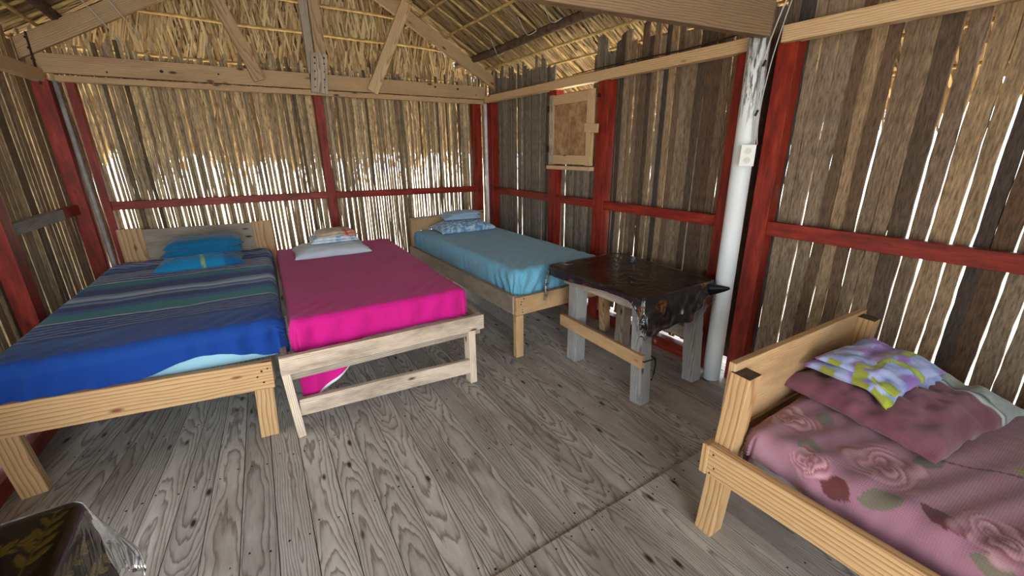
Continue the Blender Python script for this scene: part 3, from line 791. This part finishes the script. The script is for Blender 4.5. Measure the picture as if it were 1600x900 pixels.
# bed 1 pillow stack
def col_p1(u, v, side):
    c = srgb(28, 130, 178)
    if abs(u+.02+.1*v) < .035: c = srgb(150, 176, 96)
    elif u > .55: c = srgb(20, 98, 150)
    return c[:3]
m_ = MB(); pillow_mesh(m_, (-.34, 4.28, .70), .30, .20, .085, -.03, 11., .012, col_p1)
tag(m_.build('pillow', fabric('turquoise_pillow', vcol=True), smooth=True), 'turquoise pillow with yellow stripe on the blue striped bed, under a folded sheet', 'pillow')
m_ = MB()
for k in range(2):
    pillow_mesh(m_, (-.31+.01*k, 4.38, .79+k*.055), .285-.01*k, .18, .062, -.02+.03*k, 20.+k, .006, None, .5, 34, 4.)
tag(m_.build('folded_sheet', fabric('teal_folded_sheet', srgb(10, 92, 134), c2=srgb(14, 104, 146)), smooth=True), 'dark teal folded sheet on top of the turquoise pillow', 'folded sheet')

# ------------------------------------------------------------------ bed 2: magenta
bed = thing('bed', 'worn pale timber bed without headboard under the magenta sheet', 'bed', (.66, 3.6, 0))
mp = M['pine_grey']; M['driftwood'] = wood('whitened_timber', srgb(222, 206, 184), srgb(172, 140, 108), 90, srgb(96, 80, 68), .7, srgb(66, 46, 34), .7, .1, .06)
dw = M['driftwood']
mm = MB().beam((.03, 2.43, .482), (1.295, 2.425, .462), .04, .105)
mm.build('foot_rail', dw, bed, bevel=.004)
B((.045, 2.475, .42), (1.285, 2.47, .41), .045, .10, 'inner_rail', mp, bed)
B((.09, 2.465, .185), (1.20, 2.44, .135), .035, .105, 'stretcher', dw, bed)
leg((.075, 2.475, 0), (.05, 2.475, .45), .075, .045, dw, bed); leg((1.205, 2.46, 0), (1.21, 2.47, .44), .085, .05, dw, bed)
leg((.19, 4.70, 0), (.19, 4.70, .5), .06, .06, mp, bed); leg((1.34, 4.66, 0), (1.34, 4.66, .5), .06, .06, mp, bed)
B((.06, 2.47, .47), (.19, 4.72, .50), .035, .11, 'side_rail', mp, bed); B((1.275, 2.46, .46), (1.37, 4.70, .49), .035, .11, 'side_rail', mp, bed)
mt2 = mattress(((.13, 2.545), (1.21, 2.52), (.24, 4.66), (1.31, 4.60)), .47, .675, 'mattress under the plain magenta sheet on the worn timber bed', M['white_cloth'])
mag = fabric('magenta_sheet', srgb(200, 24, 130), c2=srgb(188, 22, 120), sheen=.13)
cloth_box((.118, 2.53), (1.222, 2.505), (.225, 4.68), (1.325, 4.62), .15, .69, .04, fold_std(8.1, .014, .0045), None, 110, 160, mt=mag, parent=mt2)
# loose tail of the magenta sheet hanging inside the frame
m_ = MB(); nU, nV = 18, 14
for j in range(nV+1):
    for i in range(nU+1):
        u = i/nU; v = j/nV
        zl = .50-v*(.34*(1-u)**.7*.9+.05)
        m_.v.append((.12+u*.38, 2.52+.012*sin(u*14+v*3), zl))
for j in range(nV):
    for i in range(nU): m_.face([j*(nU+1)+i, j*(nU+1)+i+1, (j+1)*(nU+1)+i+1, (j+1)*(nU+1)+i], [(i/nU*.3, j/nV*.3)]*4, 0, 1 if j == nV-1 else 0)
so_ = m_.build('sheet_tail', [mag, M['white_cloth']], mt2, smooth=True)
sm = so_.modifiers.new('thick', 'SOLIDIFY'); sm.thickness = .003
m_ = MB(); pillow_mesh(m_, (.66, 4.22, .685), .33, .235, .075, -.05, 31., .010, None, .3, 46, 5.)
tag(m_.build('pillow', fabric('white_pillow', srgb(196, 206, 212), c2=srgb(184, 198, 208)), smooth=True), 'flat white pillow on the magenta bed', 'pillow')
def colf2(k):
    def f(u, v, side):
        if k >= 2:
            if u > .25: return mixc(srgb(176, 84, 62), srgb(204, 150, 122), ss(-.2, .3, n3(u*6, v*6, 5)))
            return mixc(srgb(186, 166, 140), srgb(200, 186, 164), ss(-.2, .2, n3(u*4, v*4, 5)))
        c = mixc(srgb(190, 208, 222), srgb(214, 224, 228), ss(-.2, .2, n3(u*5, v*5, 9)))
        if n3(u*4+3, v*5, 2) > .28: c = srgb(92, 140, 196)
        return c[:3] if len(c) > 3 else c
    return f
m_ = MB()
for k in range(4):
    cx = .70+(.03 if k >= 2 else 0)
    pillow_mesh(m_, (cx, 4.26+.02*k, .79+k*.021), .215-.015*k, .13, .026, .04*k-.05, 40.+k, .010, colf2(k), .5, 26, 5.)
tag(m_.build('folded_sheet', fabric('print_folded_sheet', vcol=True), smooth=True), 'small folded cloth in tan, red and pale blue print on the flat white pillow', 'folded sheet')

# ------------------------------------------------------------------ bed 3: aqua
bed = thing('bed', 'raw timber bed with low headboard under the aqua sheet in the right corner', 'bed', (2.17, 3.7, 0))
mp = M['pine_grey']; M['brownpine'] = wood('aged_pine', srgb(200, 166, 122), srgb(146, 106, 68), 105, srgb(118, 88, 60), .5, srgb(56, 36, 24), .65, .1, .07)
bp = M['brownpine']
B((1.69, 2.58, .437), (2.62, 2.575, .44), .035, .145, 'foot_board', bp, bed, nails=((0, -1, 0), [(1.71+U_(0, .03), 2.5625, .385+.022*k) for k in range(6)]))
B((1.675, 2.60, .44), (1.655, 4.86, .44), .035, .15, 'side_rail', mp, bed, seed=.43); B((2.61, 2.60, .44), (2.64, 4.86, .44), .035, .14, 'side_rail', mp, bed)
leg((1.70, 2.585, 0), (1.70, 2.585, .36), .045, .07, bp, bed); leg((1.692, 2.60, .36), (1.692, 2.60, .51), .06, .045, bp, bed)
leg((2.66, 2.585, 0), (2.63, 2.60, .40), .07, .07, bp, bed)
leg((1.69, 4.82, 0), (1.69, 4.82, .83), .06, .07, bp, bed); leg((2.60, 4.82, 0), (2.60, 4.82, .83), .06, .07, bp, bed)
B((1.655, 4.85, .76), (2.62, 4.85, .78), .025, .15, 'headboard', bp, bed)
B((1.65, 4.83, .835), (2.63, 4.83, .855), .05, .02, 'head_cap', mp, bed)
mt3 = mattress(((1.73, 2.66), (2.58, 2.66), (1.70, 4.77), (2.62, 4.77)), .50, .69, 'mattress under the aqua sheet on the right corner bed', M['white_cloth'])
aq = [srgb(98, 162, 190), srgb(118, 180, 204), srgb(88, 150, 180)]
def col3(s, t, d, dx, dy, a, b):
    f = sin(s*150+.6*sin(t*60))*sin(t*150+.6*sin(s*60))
    k = ss(-.3, .3, f)
    c = mixc(aq[0], aq[1], k*.55)
    return mixc(c, srgb(104, 122, 130), .55*ss(.06, .0, d)*ss(.05, .12, b)) if False else c
cloth_box((1.715, 2.64), (2.60, 2.64), (1.68, 4.79), (2.63, 4.79), .17, .705, .05, fold_std(15.5, .018, .007, 50), col3, 150, 240, mt=fabric('aqua_sheet', vcol=True), parent=mt3,
          hemf=lambda s, t, dx, dy: .012*n3(s*5, t*5))
def col_leafy(u, v, side):
    k = n3(u*9, v*9, 3.)+.5*n3(u*22, v*22, 3.)
    return mixc(srgb(96, 148, 190), srgb(190, 214, 228), ss(-.12, .18, k))
m_ = MB(); pillow_mesh(m_, (2.16, 4.46, .705), .34, .23, .085, -.06, 51., .016, col_leafy)
tag(m_.build('pillow', fabric('pale_blue_pillow', vcol=True), smooth=True), 'pale blue printed pillow at the head of the aqua bed', 'pillow')
def col_leaf2(u, v, side):
    k = n3(u*14, v*14, 8.)
    return mixc(srgb(70, 122, 170), srgb(206, 222, 230), ss(-.1, .12, k))
m_ = MB()
for k in range(3): pillow_mesh(m_, (2.15+.01*k, 4.50, .84+.022*k), .22-.015*k, .14, .028, .12*k-.2, 60.+k, .012, col_leaf2, .5, 28, 4.5)
tag(m_.build('folded_sheet', fabric('blue_leaf_sheet', vcol=True), smooth=True), 'crumpled folded sheet with blue leaf print on the pale blue pillow', 'folded sheet')

# ------------------------------------------------------------------ centre table
tb = thing('table', 'grey weathered timber table beside the aqua bed and white pipe', 'table', (2.3, 2.0, 0))
pg = M['post_grey']
leg((2.06, 2.30, 0), (2.06, 2.30, .705), .10, .10, pg, tb)
leg((2.01, 1.60, 0), (2.01, 1.645, .705), .09, .09, pg, tb)
leg((2.54, 1.59, 0), (2.56, 1.66, .705), .09, .09, pg, tb)
leg((2.56, 2.28, 0), (2.56, 2.28, .705), .09, .09, M['pine_grey'], tb)
B((1.985, 1.60, .675), (1.99, 2.37, .675), .03, .085, 'apron', M['pine_grey'], tb); B((2.61, 1.60, .675), (2.61, 2.37, .675), .03, .085, 'apron', mp, tb)
B((1.96, 1.635, .675), (2.60, 1.635, .675), .03, .085, 'apron', mp, tb); B((2.0, 2.36, .675), (2.62, 2.36, .675), .03, .085, 'apron', mp, tb)
B((1.955, 1.555, .325), (1.985, 2.40, .325), .03, .09, 'stretcher', M['brownpine'], tb)
B((2.62, 1.60, .30), (2.62, 2.36, .30), .03, .09, 'stretcher', mp, tb)
B((1.95, 2.055, .727), (2.61, 2.055, .727), .91, .02, 'table_top', mp, tb)
def coral(x, y, s=1.):
    """branching orange line pattern on black"""
    v = n3(x*9*s, y*9*s, 3.)+.5*n3(x*22*s, y*22*s, 6.)
    w = n3(x*4*s+9, y*4*s, 1.)
    line = exp(-(v/.03)**2)*ss(-.10, .08, w)
    gold = ss(.30, .42, n3(x*6*s+4, y*6*s, 12.))*ss(.35, .6, n3(x*70*s, y*70*s, 2)+.5)
    c = mixc(srgb(24, 18, 18), srgb(170, 120, 70), line*.85); return mixc(c, srgb(170, 98, 30), gold*.8)
def tcol(s, t, d, dx, dy, a, b): return coral(s, t+3)
def thang(s, t, dx, dy):
    if dy < -.35: return -.03-.06*ss(.1, -.1, s)-.19*ss(.42, .72, s)+.012*sin(s*14)
    if dx < -.35: return -.225-.02*sin(t*5.2+.4)+.13*ss(.12, -.05, t)
    return -.2
def tfold(s, t, d, dx, dy, W, L):
    k = ss(0, .2, d)
    al = s*abs(dy)+t*abs(dx)
    return k*(.010*sin(al*34-d*30)+.014*n3(al*12, d*14, 4)), .0015*n3(s*7, t*7)
cl = cloth_box((1.925, 1.565), (2.62, 1.565), (1.945, 2.52), (2.70, 2.52), .27, .742, .012, tfold, tcol, 200, 220, mt=fabric('black_orange_cloth', vcol=True, rough=.6), name='tablecloth', hemf=thang)
tag(cl, 'black tablecloth with orange branching print on the grey timber table', 'tablecloth')
def plastic(nm='clear_plastic', sc=14., st=.7):
    t = NT(nm); tc = t.n('ShaderNodeTexCoord')
    a = t.noise(tc.outputs['Object'], sc, 4., .6, .8); b_ = t.n('ShaderNodeBump'); b_.inputs['Strength'].default_value = st; b_.inputs['Distance'].default_value = .012
    t.L(a, b_.inputs['Height'])
    tr_ = t.n('ShaderNodeBsdfTransparent'); tr_.inputs[0].default_value = (.93, .94, .95, 1)
    gl = t.n('ShaderNodeBsdfGlossy'); gl.inputs['Roughness'].default_value = .08; t.L(b_.outputs[0], gl.inputs['Normal'])
    fr = t.n('ShaderNodeFresnel'); fr.inputs['IOR'].default_value = 1.5; t.L(b_.outputs[0], fr.inputs['Normal'])
    f2 = t.M('ADD', t.M('MULTIPLY', fr.outputs[0], 1.15), .02, clamp=True)
    mx = t.n('ShaderNodeMixShader'); t.L(f2, mx.inputs[0]); t.L(tr_.outputs[0], mx.inputs[1]); t.L(gl.outputs[0], mx.inputs[2])
    t.L(mx.outputs[0], t.t.nodes['Material Output'].inputs['Surface'])
    return t.m
M['plastic'] = plastic(); M['plastic_smooth'] = plastic('smooth_clear_plastic', 5., .35)
def phang(s, t, dx, dy):
    if dy < -.35: return -.01-.05*ss(.1, -.1, s)-.18*ss(.45, .76, s)+.012*sin(s*11+1)
    if dx < -.35: return -.225-.02*sin(t*5.2+.4)+.15*ss(.15, -.05, t)+.20*ss(.78, .9, t)
    return -.2
def pfold(s, t, d, dx, dy, W, L):
    k = ss(0, .16, d); al = s*abs(dy)+t*abs(dx)
    return .006+k*(.014*abs(sin(al*26+d*30))+.018*n3(al*16, d*18, 7)+.01), .002+.0018*n3(s*10, t*10)
pc = cloth_box((1.922, 1.562), (2.623, 1.562), (1.942, 2.523), (2.703, 2.523), .29, .747, .014, pfold, None, 130, 150, mt=M['plastic'], name='plastic_cover', hemf=phang)
tag(pc, 'clear wrinkled plastic cover over the black and orange tablecloth', 'plastic cover')
m_ = MB()   # stiff gathered corner of the cloth poking toward the pipe
for i in range(9):
    f = i/8; c = Vector((2.56, 1.565, .722)).lerp(Vector((2.612, 1.452, .722)), f); w = .035*(1-f)**.8+.004
    m_.v += [c+Vector((w*.6, 0, .004)), c+Vector((-w*.3, -w*.4, w*.2)), c+Vector((-w*.2, -.01, -w*1.9))]
for i in range(8):
    for k in range(3): m_.face([i*3+k, i*3+(k+1) % 3, i*3+3+(k+1) % 3, i*3+3+k], [(0, 0)]*4)
m_.build('corner_flap', M['black'], cl, smooth=True)
# strap round the near leg
mm = MB(); q = .054
pts = [(2.005-q, 1.60-q, .33), (2.005+q, 1.60-q, .325), (2.01+q, 1.60+q, .33), (2.01-q, 1.60+q, .335), (2.005-q, 1.60-q, .33)]
mm.tube(pts, .0045, 6); mm.tube([(2.005+q, 1.60-q, .325), (2.045, 1.53, .29), (2.015, 1.515, .24), (2.0, 1.515, .20)], .005, 6)
tag(mm.build('strap', M['black'], smooth=True), 'black cord tied round the near leg of the grey table', 'strap')

# ------------------------------------------------------------------ near table bottom left
tb = thing('table', 'low table under the black leaf-print cloth at the bottom left corner', 'table', (-.9, .9, 0))
B((-1.16, .86, .735), (-.49, .86, .735), .88, .02, 'table_top', M['pine_grey'], tb)
for x, y in ((-.56, 1.22), (-1.08, 1.22), (-.56, .5), (-1.08, .5)): leg((x, y, 0), (x, y, .725), .07, .07, pg, tb)
for a, b in (((-.55, 1.26, .68), (-1.1, 1.26, .68)), ((-.52, .5, .68), (-.52, 1.25, .68))): B(a, b, .03, .08, 'apron', mp, tb)
sprigs = []
rs = random.Random(4)
def sprig(x0, y0, ang, L, n_=5):
    out = []
    for i in range(n_):
        f = (i+.6)/n_
        for sgn in (-1, 1):
            lx = x0+cos(ang)*L*f; ly = y0+sin(ang)*L*f
            la = ang+sgn*(.55); ll = .050*(1.05-.35*f)
            out.append((lx+cos(la)*ll*.55, ly+sin(la)*ll*.55, la, ll*.55, ll*.15))
    out.append((x0+cos(ang)*L*1.05, y0+sin(ang)*L*1.05, ang, .022, .007))
    return out, (x0, y0, ang, L)
SP = []
# sheet coords: s from left edge(-x) 0..W to right; t from 0 (near) to L (far)
for a in ((.50, .60, .9, .17), (.34, .70, .55, .18), (.52, .76, .2, .12), (.30, .52, .7, .18), (.44, .42, .6, .17), (.66, .50, 1.7, .15), (.70, .68, 1.5, .15), (.68, .30, 1.6, .16), (.78, .42, 1.75, .15), (.80, .62, 1.4, .14), (.12, .66, .5, .17), (.1, .45, .6, .17), (.25, .3, .5, .17), (.48, .22, .7, .17), (.76, .18, 1.6, .14), (.90, .30, 1.6, .14), (.90, .52, 1.7, .14), (.92, .72, 1.5, .14), (.3, .86, .35, .16), (.08, .82, .3, .15)):
    SP.append(sprig(a[0]-.06, a[1], a[2], a[3]*1.35))
def leafcol(s, t, d, dx, dy, a, b):
    c = srgb(28, 26, 26)[:3]
    for leaves, (x0, y0, an, L) in SP:
        if abs(s-x0) > .24 or abs(t-y0) > .24: continue
        ex = (s-x0)*cos(an)+(t-y0)*sin(an); ey = -(s-x0)*sin(an)+(t-y0)*cos(an)
        if -.03 < ex < L and abs(ey) < .0022: return srgb(150, 140, 70)[:3]
        for lx, ly, la, ra, rb in leaves:
            px, py = s-lx, t-ly
            if abs(px) > .04 or abs(py) > .04: continue
            q1 = (px*cos(la)+py*sin(la))/ra; q2 = (-px*sin(la)+py*cos(la))/rb
            if q1*q1+q2*q2 < 1:
                return srgb(120, 112, 44)[:3] if abs(q2) < .14 else mixc(srgb(206, 196, 96), srgb(168, 156, 62), .5+.5*q2)
    return c
nf = lambda s, t, d, dx, dy, W, L: (ss(0, .15, d)*(.012*sin((s*abs(dy)+t*abs(dx))*24)+.01*n3(s*9, t*9)), 0.)
cl = cloth_box((-1.18, .42), (-.475, .42), (-1.18, 1.315), (-.475, 1.315), .26, .76, .012, nf, leafcol, 330, 400, mt=fabric('black_leaf_cloth', vcol=True, rough=.6), name='tablecloth')
tag(cl, 'black tablecloth with yellow-green leaf sprigs at the bottom left corner', 'tablecloth')
pf2 = lambda s, t, d, dx, dy, W, L: (.006+ss(0, .25, d)*(.05+.008*abs(sin((s*abs(dy)+t*abs(dx))*15))+.012*n3(s*6, t*6)), .003)
pc = cloth_box((-1.183, .417), (-.472, .417), (-1.183, 1.318), (-.472, 1.318), .30, .766, .014, pf2, None, 90, 100, mt=M['plastic_smooth'], name='plastic_cover')
tag(pc, 'clear plastic cover hanging over the leaf-print tablecloth at the bottom left', 'plastic cover')

# ------------------------------------------------------------------ bed 4: roses
bed = thing('bed', 'raw pine bed with plank headboard under the mauve rose-print sheet', 'bed', (2.05, -.2, 0))
pn = M['pine_new']
B((1.487, .755, .012), (1.497, .715, .79), .085, .075, 'leg', pn, bed, up=(0, 1, 0), endgrain=True)
B((2.53, .735, .012), (2.53, .685, .79), .075, .075, 'leg', pn, bed, up=(0, 1, 0), endgrain=True)
B((1.462, .755, .675), (2.60, .732, .655), .028, .30, 'headboard', M['brownpine'], bed, seed=.62)
B((1.405, .775, .40), (2.62, .765, .40), .03, .135, 'head_rail', pn, bed)
B((1.425, .765, .405), (1.44, -1.25, .405), .035, .135, 'side_rail', pn, bed, seed=.77, nails=((-1, 0, 0), [(1.4078, .74, .44), (1.408, .73, .38), (1.4078, .745, .35)])); B((2.62, .74, .40), (2.62, -1.25, .40), .035, .13, 'side_rail', pn, bed)
leg((1.48, -1.2, .012), (1.48, -1.2, .45), .085, .07, pn, bed); leg((2.57, -1.2, .012), (2.57, -1.2, .45), .085, .07, pn, bed)
B((1.42, -1.25, .40), (2.64, -1.25, .40), .03, .13, 'foot_board', pn, bed)
mt4 = mattress(((1.505, -1.2), (2.59, -1.2), (1.505, .68), (2.59, .68)), .36, .545, 'mattress under the mauve rose-print sheet at the right', M['white_cloth'])
def rose(px, py, cx, cy_, r, rot=0):
    x, y = px-cx, py-cy_; d = hypot(x, y)/r
    if d > 1.15: return None
    a = atan2(y, x)+rot
    edge = 1+.12*sin(a*5+1)+.05*sin(a*3)
    if d > edge: return None
    sp_ = d*3.4+.55*sin(a*2.5+d*4)+a/(2*pi)*1.0
    f = sp_-math.floor(sp_)
    k = ss(0, .8, f)*(1-ss(.85, 1, f))
    c = mixc(srgb(124, 72, 82), srgb(190, 146, 156), k)
    return mixc(c, srgb(104, 50, 58), .5*ss(.35, .0, d)), ss(edge, edge-.3, d)*(.62+.38*ss(-.3, .3, n3(x*14, y*14, cx)))
def leaf(px, py, cx, cy_, a, ra, rb):
    x, y = px-cx, py-cy_; q1 = (x*cos(a)+y*sin(a))/ra; q2 = (-x*sin(a)+y*cos(a))/rb
    return abs(q2) < (1-q1*q1) and abs(q1) < 1
WX, WY = 1.50, -1.21
roses = [(1.68, .60, .10, 0), (1.66, .30, .125, 1), (1.93, .40, .10, 2.2), (1.58, .02, .10, 3), (1.80, -.35, .12, 4), (2.2, -.6, .12, 1.4), (1.50, .45, .07, 2)]
leaves = [(1.56, .48, .5, .05, .035), (1.50, .25, 2.2, .06, .035), (1.54, .12, 1.2, .06, .03), (1.80, .22, -.4, .07, .03), (1.78, .52, .3, .05, .03), (1.48, .0, 1.5, .05, .03), (1.46, .36, 1.2, .05, .04)]
def col4(s, t, d, dx, dy, a, b):
    x = WX+.045+s; y = WY+.045+t
    c = mixc(srgb(142, 100, 116), srgb(154, 114, 128), ss(-.3, .3, n3(x*3, y*3)))
    for q in leaves:
        if leaf(x, y, *q): c = mixc(srgb(104, 98, 84), srgb(92, 48, 48), 1. if q[1] in (.12, .36) else 0.)
    for q in roses:
        r_ = rose(x, y, *q)
        if r_: c = mixc(c, r_[0], r_[1])
    # olive brushed frond
    e1 = (x-1.97)*.55-(y-.05)*.83; e2 = (x-1.97)*.83+(y-.05)*.55
    if 0 < e1 < .26 and abs(e2) < .02+.17*e1:
        c = mixc(c, mixc(srgb(122, 112, 44), srgb(150, 138, 96), ss(-.3, .3, n3(e2*120, e1*8))), ss(.26, .18, e1)*.85)
    if abs(e2+.03) < .0035 and -.2 < e1 < .25: c = srgb(76, 42, 52)[:3]
    return c[:3]
def fold4(s, t, d, dx, dy, W, L):
    o, u = fold_std(23., .010, .006, 40)(s, t, d, dx, dy, W, L)
    u += .0035*sin((s*.5+t*1.6)*38+3*n3(s*2, t*2))*exp(-((s-.1)/.5)**2)
    u += .02*exp(-((s-W/2)/.5)**2)
    return o, u
cloth_box((WX, WY), (2.60, WY), (WX, .69), (2.60, .69), .16, .562, .06, fold4, col4, 260, 380, mt=fabric('rose_sheet', vcol=True), parent=mt4,
          hemf=lambda s, t, dx, dy: (-.10*ss(1.35, 1.65, t)-.02*n3(t*3, 4)) if dx < -.3 else 0)
# mauve pillow with grey-green striped end
def col_p4(u, v, side):
    if u > .40:
        if abs(u-.50) < .013 or abs(u-.55) < .010: return srgb(44, 50, 66)[:3]
        if u < .45: return srgb(196, 206, 206)[:3]
        return mixc(srgb(146, 160, 156), srgb(158, 172, 168), ss(-.2, .2, n3(u*30, v*30)))
    return mixc(srgb(112, 66, 80), srgb(124, 78, 92), ss(-.2, .2, n3(u*4, v*4)))
m_ = MB(); pillow_mesh(m_, (2.17, .435, .575), .345, .285, .085, -.17, 71., .022, col_p4, .3, 64, 3.)
tag(m_.build('pillow', fabric('mauve_pillow', vcol=True), smooth=True), 'mauve pillow with grey striped end on the rose-print bed', 'pillow')
def col_fl(u, v, side):
    base = mixc(srgb(120, 146, 206), srgb(168, 182, 226), ss(-.3, .3, n3(u*3, v*3, 1)))
    p = n3(u*1.8+4, v*2.6, 7.)
    base = mixc(base, srgb(142, 104, 186), ss(.05, .30, p))
    d = hypot((u-.15)*1., (v-.25)*1.2); a = atan2(v-.25, u-.15)
    if d < .75*(.5+.5*abs(cos(a*1.5+.4)))*.8: base = mixc(srgb(122, 80, 164), srgb(176, 150, 214), ss(0, .5, d))
    g_ = sin(u*5+v*8+5*n3(u*1.4, v*1.4, 3.))
    if v < -.02+.3*n3(u*2, 5.) and g_ > .35: base = mixc(srgb(112, 132, 34), srgb(164, 178, 60), ss(.25, 1., g_))
    if u < -.9 and n3(v*3, 2.) > 0: base = srgb(148, 152, 60)
    return base[:3]
def sag4(u, v): return -.07*ss(-.25, -1., v)
m_ = MB()
pillow_mesh(m_, (2.14, .49, .69), .225, .185, .03, -.16, 83., .016, col_fl, .35, 60, 5., sag=sag4)
pillow_mesh(m_, (2.16, .51, .722), .21, .15, .026, -.11, 85., .014, col_fl, .4, 60, 5., sag=lambda u, v: -.03*ss(-.2, -1., v))
tag(m_.build('folded_sheet', fabric('violet_flower_sheet', vcol=True), smooth=True), 'folded violet and lime flower-print sheet on the mauve pillow', 'folded sheet')

GROUPS = {'wall_post': 'red framing posts of the hut walls', 'wall_rail': 'horizontal rails of the hut walls', 'floor_sill': 'red sill boards along the floor', 'wall_plate': 'timber plates on top of the walls', 'bed': 'timber beds in the hut', 'mattress': 'sheeted mattresses on the beds', 'pillow': 'pillows on the beds', 'folded_sheet': 'folded sheets on the pillows', 'vertical_pipe': 'plastic pipes standing against the walls', 'wire_loop': 'wire loops on the roof log', 'string': 'strings on the left rafter', 'cable_clip': 'cable clips on the white pipe'}
for o_ in bpy.data.objects:
    if o_.parent is None and 'label' in o_:
        g_ = GROUPS.get(o_.name.split('.')[0])
        if g_: o_['group'] = g_
